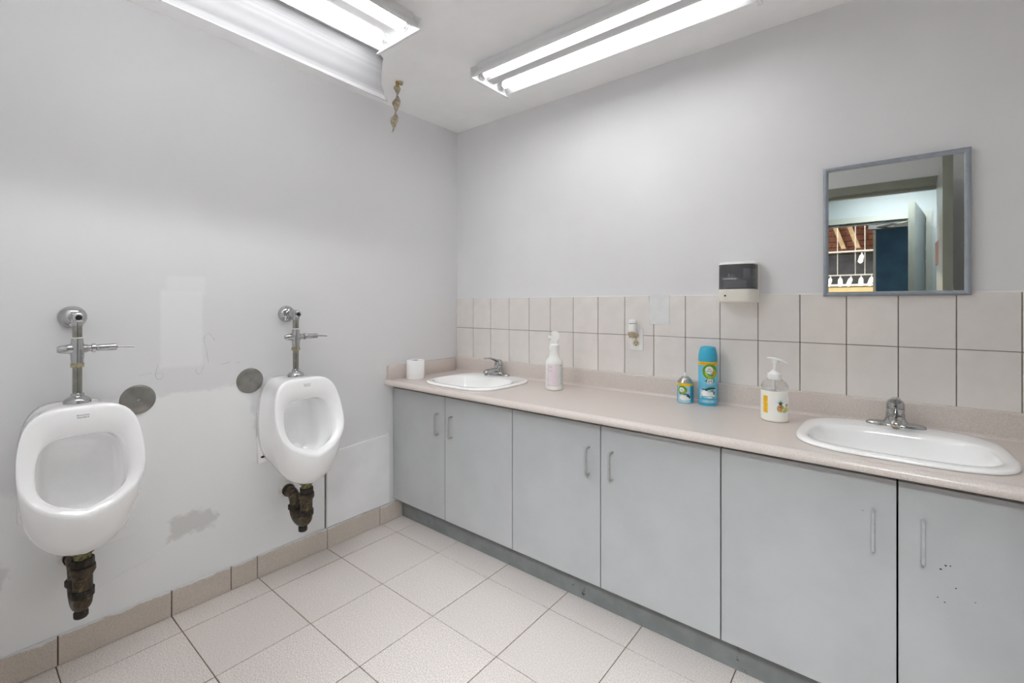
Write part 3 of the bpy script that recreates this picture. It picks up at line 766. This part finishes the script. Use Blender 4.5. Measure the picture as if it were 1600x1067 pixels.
# dried fly ribbon hanging from the ceiling
rb = thing('fly_ribbon', 'twisted beige sticky fly ribbon hanging from the ceiling in the corner', 'fly paper', (.285, -.722, ZC))
P = []; n = 40
rings = []
for i in range(n+1):
    f = i/n; z = -.02-f*.245; a = f*2*PI*1.35+.6; hwid = .023*(1-.3*math.sin(f*9)**2)*(1.0 if f > .08 else .5+6*f)
    cx = .006*math.sin(f*5)-.012*f; d = Vector((math.cos(a), math.sin(a), 0)); nn = Vector((-d.y, d.x, 0))*.0012; c = Vector((cx, -.012*f, z))
    rings.append([c-d*hwid+nn, c+d*hwid+nn, c+d*hwid-nn, c-d*hwid-nn])
MB().loft(rings).build('ribbon', 'rag', rb, True, 30)
MB().lathe([(.002, 0), (.009, -.002), (.010, -.012), (.007, -.024), (.003, -.03)], (.003, 0, 0), 12).build('cap', 'ragcap', rb, True)
MB().lathe([(.004, 0), (.011, -.004), (.011, -.016), (.006, -.02)], (.018, .012, -.0), 10).build('pin', 'brass_nut', rb, True)

# ------------------------------------------------------------------ mirror
mr = thing('mirror', 'square wall mirror with blue grey plastic frame above the right sink', 'mirror', (2.337, 0, 1.5885))
HWm, HHm = .2125, .2565
MB().box(-HWm+.012, HWm-.012, -.013, -.002, -HHm+.012, HHm-.012).build('glass', 'mirror', mr)
fp = [(0, -.0095), (0, -.018), (.003, -.023), (.008, -.025), (.013, -.023), (.0165, -.018), (.0175, -.0135), (.0175, -.0095)]
fm = MB()
corners = [(-HWm, -HHm, 1, 1), (HWm, -HHm, -1, 1), (HWm, HHm, -1, -1), (-HWm, HHm, 1, -1)]
rings = [[(cx+sx*d, y, cz+sz*d) for d, y in fp] for cx, cz, sx, sz in corners]
fm.loft(rings+[rings[0]], False, False); fm.build('frame', 'mframe', mr, True, 40)
MB().box(-HWm+.004, HWm-.004, -.0095, -.0, -HHm+.004, HHm-.004).build('backing', 'black', mr)

# ------------------------------------------------------------------ soap dispenser on the wall
dp = thing('soap_dispenser', 'wall soap dispenser with smoked window and white base beside the mirror', 'soap dispenser', (1.812, -.0, 1.308))
def plan(hw, d0, d1, z, n=4.0, N=24):
    # back is flat on the wall, front bowed
    P = [(-hw, d0, z)]
    for i in range(N+1):
        a = PI+PI*i/N; c, s = math.cos(a), math.sin(a)
        P.append((hw*math.copysign(abs(c)**(2/n), c), d0+.03*0+(d1-d0)*abs(s)**(2/n) if False else d0-(d0-d1)*abs(s)**(2/n), z))
    P.append((hw, d0, z)); return P
B0 = -.009
MB().loft([plan(.070, B0, -.088, 0), plan(.073, B0, -.098, .006), plan(.0745, B0, -.104, .025), plan(.075, B0, -.106, .058)]).build('base', 'cream', dp, True, 40)
MB().loft([plan(.074, B0, -.105, .0585), plan(.074, B0, -.104, .12), plan(.074, B0, -.100, .166)]).build('smoked_cover', 'smoke', dp, True, 40)
MB().loft([plan(.075, B0, -.101, .1665), plan(.075, B0, -.098, .174), plan(.071, B0, -.09, .178)]).build('top_cap', 'white_plastic', dp, True, 40)
MB().box(-.078, .078, B0, -.0005, .0, .176, .003).build('back_plate', 'cream', dp)
MB().box(-.045, .045, -.075, -.012, .062, .10, .004).build('soap_tank', 'slotgrey', dp)
MB().box(-.05, .005, -.08, -.012, .101, .108, .002).build('pump_shelf', 'white_plastic', dp)
MB().box(.028, .055, -.075, -.012, .101, .15, .003).build('battery_case', 'slotgrey', dp)
MB().tube([(-.03, -.04, .108), (-.028, -.055, .13), (-.012, -.05, .12), (-.008, -.05, .108)], .005, 8).build('pump_arm', 'plate', dp)
MB().lathe([(.004, 0), (.003, .001)], (-.036, -.1045, .03), 10, axis=(0, -1, 0)).build('sensor_dot', 'slot', dp)

# ------------------------------------------------------------------ outlet and plug-in freshener
ol = thing('power_outlet', 'ivory duplex outlet with white plate on the backsplash tiles', 'outlet', (1.326, -.008, 1.1205))
MB().box(-.036, .036, -.006, 0, -.0565, .0565, .002).build('plate', 'white_plastic', ol)
for z in (-.02, .02):
    rc = MB().lathe([(.0165, 0), (.0165, .002)], (0, -.006, z), 20, sy=.85, axis=(0, -1, 0)).build('receptacle', 'ivory', ol)
    for x in (-.006, .006): MB().box(x-.0012, x+.0012, -.0086, -.008, z-.001, z+.008).build('slot', 'slot', rc)
    MB().lathe([(.0026, 0), (.0026, .0006)], (0, -.008, z-.008), 8, axis=(0, -1, 0)).build('slot', 'slot', rc)
MB().lathe([(.003, 0), (.002, .001)], (0, -.006, 0), 8, axis=(0, -1, 0)).build('plate_screw', 'plate', ol)
fr = thing('air_freshener', 'white plug-in air freshener with amber oil bulb in the outlet', 'air freshener', (1.318, -.016, 1.150))
MB().lathe([(.019, .01), (.0215, .014), (.0215, .048), (.019, .052)], (0, -.026, 0), 24).build('warmer_body', 'white_plastic', fr, True, 40)
MB().box(-.016, .016, -.02, 0, -.012, .03, .004).build('plug_block', 'white_plastic', fr)
MB().lathe([(.0195, .055), (.0195, .07), (.017, .074), (.006, .075)], (0, -.026, 0), 24).build('dial_cap', 'white_plastic', fr, True, 40)
MB().lathe([(.016, .0515), (.016, .0555)], (0, -.026, 0), 20).build('vent_ring', 'core', fr, True, 40)
MB().lathe([(.006, -.022), (.016, -.018), (.0215, -.006), (.0215, .004), (.015, .010)], (0, -.026, 0), 24).build('oil_bulb', 'amber', fr, True, 40)

# ------------------------------------------------------------------ things on the counter
ZK = .8486
tr = thing('toilet_roll', 'white toilet paper roll standing on the left end of the counter', 'toilet roll', (.088, -.437, ZK))
MB().lathe([(.02, .0), (.052, 0), (.0535, .002), (.0535, .110), (.052, .112), (.02, .112), (.0195, .110), (.0195, .002), (.02, 0)], (0, 0, 0), 40, cap0=False, cap1=False).build('paper', 'roll', tr, True, 40)
MB().lathe([(.0195, .004), (.0195, .1115), (.0182, .1115), (.0182, .004), (.0195, .004)], (0, 0, 0), 28, cap0=False, cap1=False).build('core', 'core', tr, True, 40)

CA = lambda x, y: math.atan2(-2.2457-y, 2.316-x)
# spray bottle
sx_, sy_ = .95, -.205; a0 = CA(sx_, sy_)
sbt = thing('spray_bottle', 'milky white trigger spray bottle with pale pink label', 'spray bottle', (sx_, sy_, ZK))
R = .0465
MB().lathe([(.040, 0), (.0445, .003), (.0465, .010), (.0465, .138), (.0455, .148), (.041, .158), (.032, .168), (.027, .18), (.0252, .195), (.0245, .205), (.0245, .214)], (0, 0, 0), 40).build('bottle', 'spray', sbt, True, 60)
MB().lathe([(.0255, .212), (.0262, .215), (.0262, .236), (.022, .240), (.016, .242)], (0, 0, 0), 28).build('collar', 'white_plastic', sbt, True, 40)
hd = MB()
ca, sa = math.cos(a0), math.sin(a0); rt = Vector((-sa, ca, 0)); tow = Vector((ca, sa, 0))
def hp(u, z, d=0): return rt*u+tow*d+Vector((0, 0, z))
def slab(P, hd_, w_):
    hd_.loft([[hp(u, z, -w_) for u, z in P], [hp(u, z, w_) for u, z in P]])
slab([(-.013, .24), (.013, .24), (.014, .262), (-.012, .262)], hd, .011)
slab([(-.022, .274), (-.012, .262), (.014, .260), (.024, .270), (.028, .285), (.025, .299), (.013, .309), (-.004, .310), (-.014, .304), (-.017, .294), (-.008, .289), (-.010, .2845), (-.022, .285)], hd, .012)
hd.build('trigger_head', 'white_plastic', sbt)
noz = MB().tube([hp(-.022, .278), hp(-.031, .278)], [.008, .007], 12); noz.build('nozzle', 'white_plastic', sbt, True, 40)
MB().tube([hp(-.014, .264, .004), hp(-.02, .25, .006), hp(-.017, .238, .006)], [.004, .004, .003], 8).build('trigger', 'cream', sbt, True)
wrap(MB(), [rect2(-.042, .022, .022, .138, 14)], R, a0, 0, .0005).build('label_panel', 'pinklabel', sbt, True)
wrap(MB(), [rect2(.0225, .062, .022, .138, 10)], R, a0, 0, .0005).build('label_panel', 'greylabel', sbt, True)
ring_ = disc2(-.022, .114, .013, .013, 26, .82)
v, f = ring_; fr_ = [q for q in f if not all(v[i][0] > -.016 and abs(v[i][1]-.114) < .007 for i in q)]
lines = [rect2(.030, .052, .132, .134, 3), rect2(.030, .050, .128, .130, 3)]
for k in range(14):
    z = .120-k*.0065; lines.append(rect2(.034+.002*(k % 3), .046+.006*((k*7) % 3)/2, z, z+.002, 3))
wrap(MB(), [(v, fr_)]+lines+[rect2(-.040, .02, .026, .0266, 8)], R, a0, 0, .0009).build('label_print', 'labelink', sbt)

# small freshener can without cap
cx, cy = 1.600, -.088; a0 = CA(cx, cy); R = .035
c1 = thing('aerosol_can', 'short blue and yellow aerosol can with bare metal dome and white nozzle', 'aerosol can', (cx, cy, ZK), 0, 'aerosol cans by the backsplash')
MB().lathe([(.033, 0), (.035, .002), (.035, .0895), (.034, .091)], (0, 0, 0), 40).build('can_body', 'pblue', c1, True, 40)
MB().lathe([(.0345, .091), (.0355, .093), (.034, .0965), (.030, .100), (.0295, .103), (.025, .109), (.018, .114), (.0165, .114), (.0165, .117), (.013, .118), (.006, .1185)], (0, 0, 0), 36).build('dome', 'steelcan', c1, True, 40)
MB().lathe([(.0055, .118), (.0055, .125), (.0062, .1255), (.0062, .1345), (.005, .136)], (0, 0, 0), 16).build('nozzle', 'white_plastic', c1, True, 40)
wrap(MB(), [rect2(-PI*R, PI*R, .078, .0905, 40)], R, a0, 0, .0004).build('yellow_band', 'yellow', c1, True)
wrap(MB(), [disc2(-.014, .060, .021, .019, 26, .5)], R, a0, 0, .0005).build('green_ring', 'green', c1)
wrap(MB(), [disc2(-.013, .055, .016, .012, 20, .55)], R, a0, 0, .0007).build('lime_arc', 'lime', c1)
wrap(MB(), [disc2(-.016, .061, .0115, .0105, 22)], R, a0, 0, .0009).build('white_roundel', 'pwhite', c1)
tm_ = MB()
for s_, z in (('air', .0635), ('wick', .0575)):
    v, f = textmesh(s_, .0075); wrap(tm_, [([(x-.016, y+z) for x, y in v], f)], R, a0, 0, .0013)
tm_.build('lettering', 'print', c1)
wrap(MB(), [rect2(.022, .095, .004, .078, 14), rect2(-.095, -.040, .004, .078, 10)], R, a0, 0, .0005).build('blue_side', 'teal', c1, True)
wrap(MB(), [disc2(.012, .034, .007, .005, 12), disc2(.003, .041, .014, .0022, 14), disc2(.018, .028, .004, .006, 10), disc2(-.024, .043, .008, .002, 10)], R, a0, 0, .0007).build('flower_print', 'navyprint', c1)
wrap(MB(), [disc2(-.01, .025, .018, .012, 20), disc2(.012, .022, .012, .008, 16)], R, a0, 0, .0006).build('petal_print', 'pwhite', c1)
wrap(MB(), [poly2([(-.03, .004), (.03, .004), (.03, .016), (.01, .010), (-.01, .007), (-.03, .008)])], R, a0, 0, .0009).build('water_print', 'teal', c1)

# tall freshener can with turquoise cap
cx, cy = 1.6965, -.078; a0 = CA(cx, cy); R = .0405
c2 = thing('aerosol_can', 'tall sky blue aerosol can with turquoise cap and green roundel', 'aerosol can', (cx, cy, ZK), 0, 'aerosol cans by the backsplash')
MB().lathe([(.0385, 0), (.0405, .003), (.0405, .194), (.039, .196)], (0, 0, 0), 44).build('can_body', 'blue_can', c2, True, 40)
MB().lathe([(.0405, .1965), (.0408, .202), (.0395, .222), (.036, .243), (.032, .256), (.0285, .2605), (.020, .262), (.018, .259), (.004, .2585)], (0, 0, 0), 44).build('cap', 'blue_cap', c2, True, 50)
cp = MB(); q = Vector((math.cos(a0-.55), math.sin(a0-.55), 0))
cp.add([q.cross(Vector((0, 0, 1)))*s*.008+q*(.0275 if z > .25 else .0368)+Vector((0, 0, z)) for s, z in ((-1, .2635), (1, .2635), (1, .2425), (-1, .2425))], [(0, 1, 2, 3)])
cp.build('cap_notch', 'teal', c2)
wrap(MB(), [rect2(-PI*R, PI*R, .180, .1955, 40)], R, a0, 0, .0006).build('yellow_band', 'yellow', c2, True)
wrap(MB(), [rect2(-.036, .036, .1855, .1895, 16)], R, a0, 0, .0010).build('band_print', 'orange', c2)
wrap(MB(), [disc2(.010, .153, .036, .036, 40, .93)], R, a0, 0, .0005).build('pale_ring', 'pblue', c2)
wrap(MB(), [disc2(.010, .153, .0335, .0335, 36, .45)], R, a0, 0, .0007).build('green_ring', 'green', c2)
wrap(MB(), [disc2(.014, .146, .026, .022, 30, .6)], R, a0, 0, .0009).build('lime_arc', 'lime', c2)
wrap(MB(), [disc2(.024, .146, .008, .008, 16)], R, a0, 0, .0012).build('orange_flower', 'orange', c2)
wrap(MB(), [disc2(.006, .160, .0165, .0165, 28)], R, a0, 0, .0011).build('white_roundel', 'pwhite', c2)
tm_ = MB()
for s_, z in (('air', .1645), ('wick', .1555)):
    v, f = textmesh(s_, .0115); wrap(tm_, [([(x+.006, y+z) for x, y in v], f)], R, a0, 0, .0015)
tm_.build('lettering', 'print', c2)
st_ = []
for k in range(14):
    a = 2*PI*k/14; st_.append(poly2([(.006+.005*math.cos(a+.4), .110+.005*math.sin(a+.4)), (.006+.023*math.cos(a), .110+.017*math.sin(a)), (.006+.005*math.cos(a-.4), .110+.005*math.sin(a-.4))]))
wrap(MB(), st_+[disc2(.008, .110, .013, .010, 20)], R, a0, 0, .0008).build('starburst', 'pwhite', c2)
v, f = textmesh('4in1', .026)
wrap(MB(), [([(x+.009+y*.25, y+.111) for x, y in v], f)], R, a0, 0, .0014).build('lettering', 'dgreen', c2)
wrap(MB(), [rect2(-.005, .030, .098, .101, 6), rect2(-.002, .026, .093, .0955, 6)], R, a0, 0, .0011).build('tagline_print', 'pblue', c2)
wrap(MB(), [rect2(-.036, .036, .033, .074, 14)], R, a0, 0, .0005).build('picture_panel', 'pblue', c2, True)
wrap(MB(), [disc2(-.012, .055, .016, .013, 20), disc2(.012, .048, .018, .014, 20)], R, a0, 0, .0008).build('petal_print', 'pwhite', c2)
wrap(MB(), [disc2(.016, .079, .018, .005, 18), disc2(.000, .075, .012, .004, 14)], R, a0, 0, .0010).build('leaf_print', 'dgreen', c2)
wrap(MB(), [disc2(-.018, .073, .010, .0022, 12), disc2(.026, .058, .003, .008, 12), disc2(.018, .068, .008, .0022, 12), disc2(-.006, .070, .005, .003, 10)], R, a0, 0, .0012).build('flower_print', 'navyprint', c2)
wrap(MB(), [disc2(0, .038, .030, .006, 20, .7), rect2(-.038, .038, .004, .012, 14), rect2(-.038, .038, .029, .033, 14)], R, a0, 0, .0011).build('water_print', 'teal', c2)
wrap(MB(), [rect2(-.022, .026, .016, .025, 10)], R, a0, 0, .0011).build('footer_panel', 'pblue', c2)

# pump soap bottle
cx, cy = 1.983, -.208; a0 = CA(cx, cy)
pb = thing('pump_bottle', 'pump bottle of cream liquid soap with pineapple label beside the right sink', 'soap bottle', (cx, cy, ZK), 0)
R = .0485; EY = .95
MB().lathe([(.043, 0), (.0475, .003), (.0485, .010), (.0485, .112), (.0482, .116), (.0478, .118)], (0, 0, 0), 44, sy=EY).build('soap_fill', 'cream_soap', pb, True, 60)
MB().lathe([(.0482, .1185), (.0478, .126), (.046, .136), (.0415, .146), (.035, .153), (.029, .157), (.028, .160)], (0, 0, 0), 44, sy=EY).build('clear_shoulder', 'clear', pb, True, 60)
MB().tube([(0, 0, .12), (0, 0, .168)], .0045, 10).build('dip_tube', 'white_plastic', pb, True)
MB().lathe([(.0235, .158), (.0245, .160), (.0245, .180), (.0235, .182), (.018, .184), (.015, .189), (.009, .193), (.0085, .196)], (0, 0, 0), 32).build('pump_collar', 'white_plastic', pb, True, 40)
MB().tube([(0, 0, .19), (0, 0, .222)], .0055, 14).build('pump_stem', 'white_plastic', pb, True)
rt = Vector((-math.sin(a0), math.cos(a0), 0)); tow = Vector((math.cos(a0), math.sin(a0), 0))
hd = MB(); rr = []
for u, z, w_, h_ in ((-.026, .2425, .006, .002), (-.018, .2415, .010, .004), (0, .239, .011, .006), (.018, .236, .008, .0045), (.032, .230, .006, .0038), (.042, .2245, .005, .0032)):
    c_ = rt*u+Vector((0, 0, z)); rr.append([c_+tow*w_*math.cos(2*PI*k/12)+Vector((0, 0, h_*math.sin(2*PI*k/12))) for k in range(12)])
hd.loft(rr); hd.lathe([(.0085, .220), (.012, .224), (.013, .236)], (0, 0, 0), 20); hd.build('pump_head', 'white_plastic', pb, True, 40)
wrap(MB(), [rect2(-.002, .062, .030, .098, 14)], R, a0, 0, .0005, EY).build('label', 'pwhite', pb, True)
wrap(MB(), [rect2(-.043, -.024, .034, .100, 6)], R, a0, 0, .0006, EY).build('yellow_strip', 'yellow', pb)
wrap(MB(), [rect2(-.0345, -.0315, .040+.005*k, .0435+.005*k, 1) for k in range(11)], R, a0, 0, .0010, EY).build('strip_print', 'orange', pb)
wrap(MB(), [disc2(.020, .055, .0125, .015, 22)], R, a0, 0, .0009, EY).build('pineapple_print', 'pine', pb)
lf = [poly2([(.020-.003, .068), (.020+.003, .068), (.020+dx, .068+dz)]) for dx, dz in ((-.012, .012), (-.007, .017), (0, .021), (.006, .017), (.012, .012))]
wrap(MB(), lf+[disc2(.020, .073, .006, .006, 12)], R, a0, 0, .0011, EY).build('leaf_print', 'dgreen', pb)
wrap(MB(), [disc2(.036, .049, .011, .010, 18), disc2(.045, .052, .008, .011, 16)], R, a0, 0, .0012, EY).build('fruit_print', 'fruit', pb)
wrap(MB(), [disc2(.046, .066, .006, .007, 14)], R, a0, 0, .0010, EY).build('fruit_print', 'redfruit', pb)
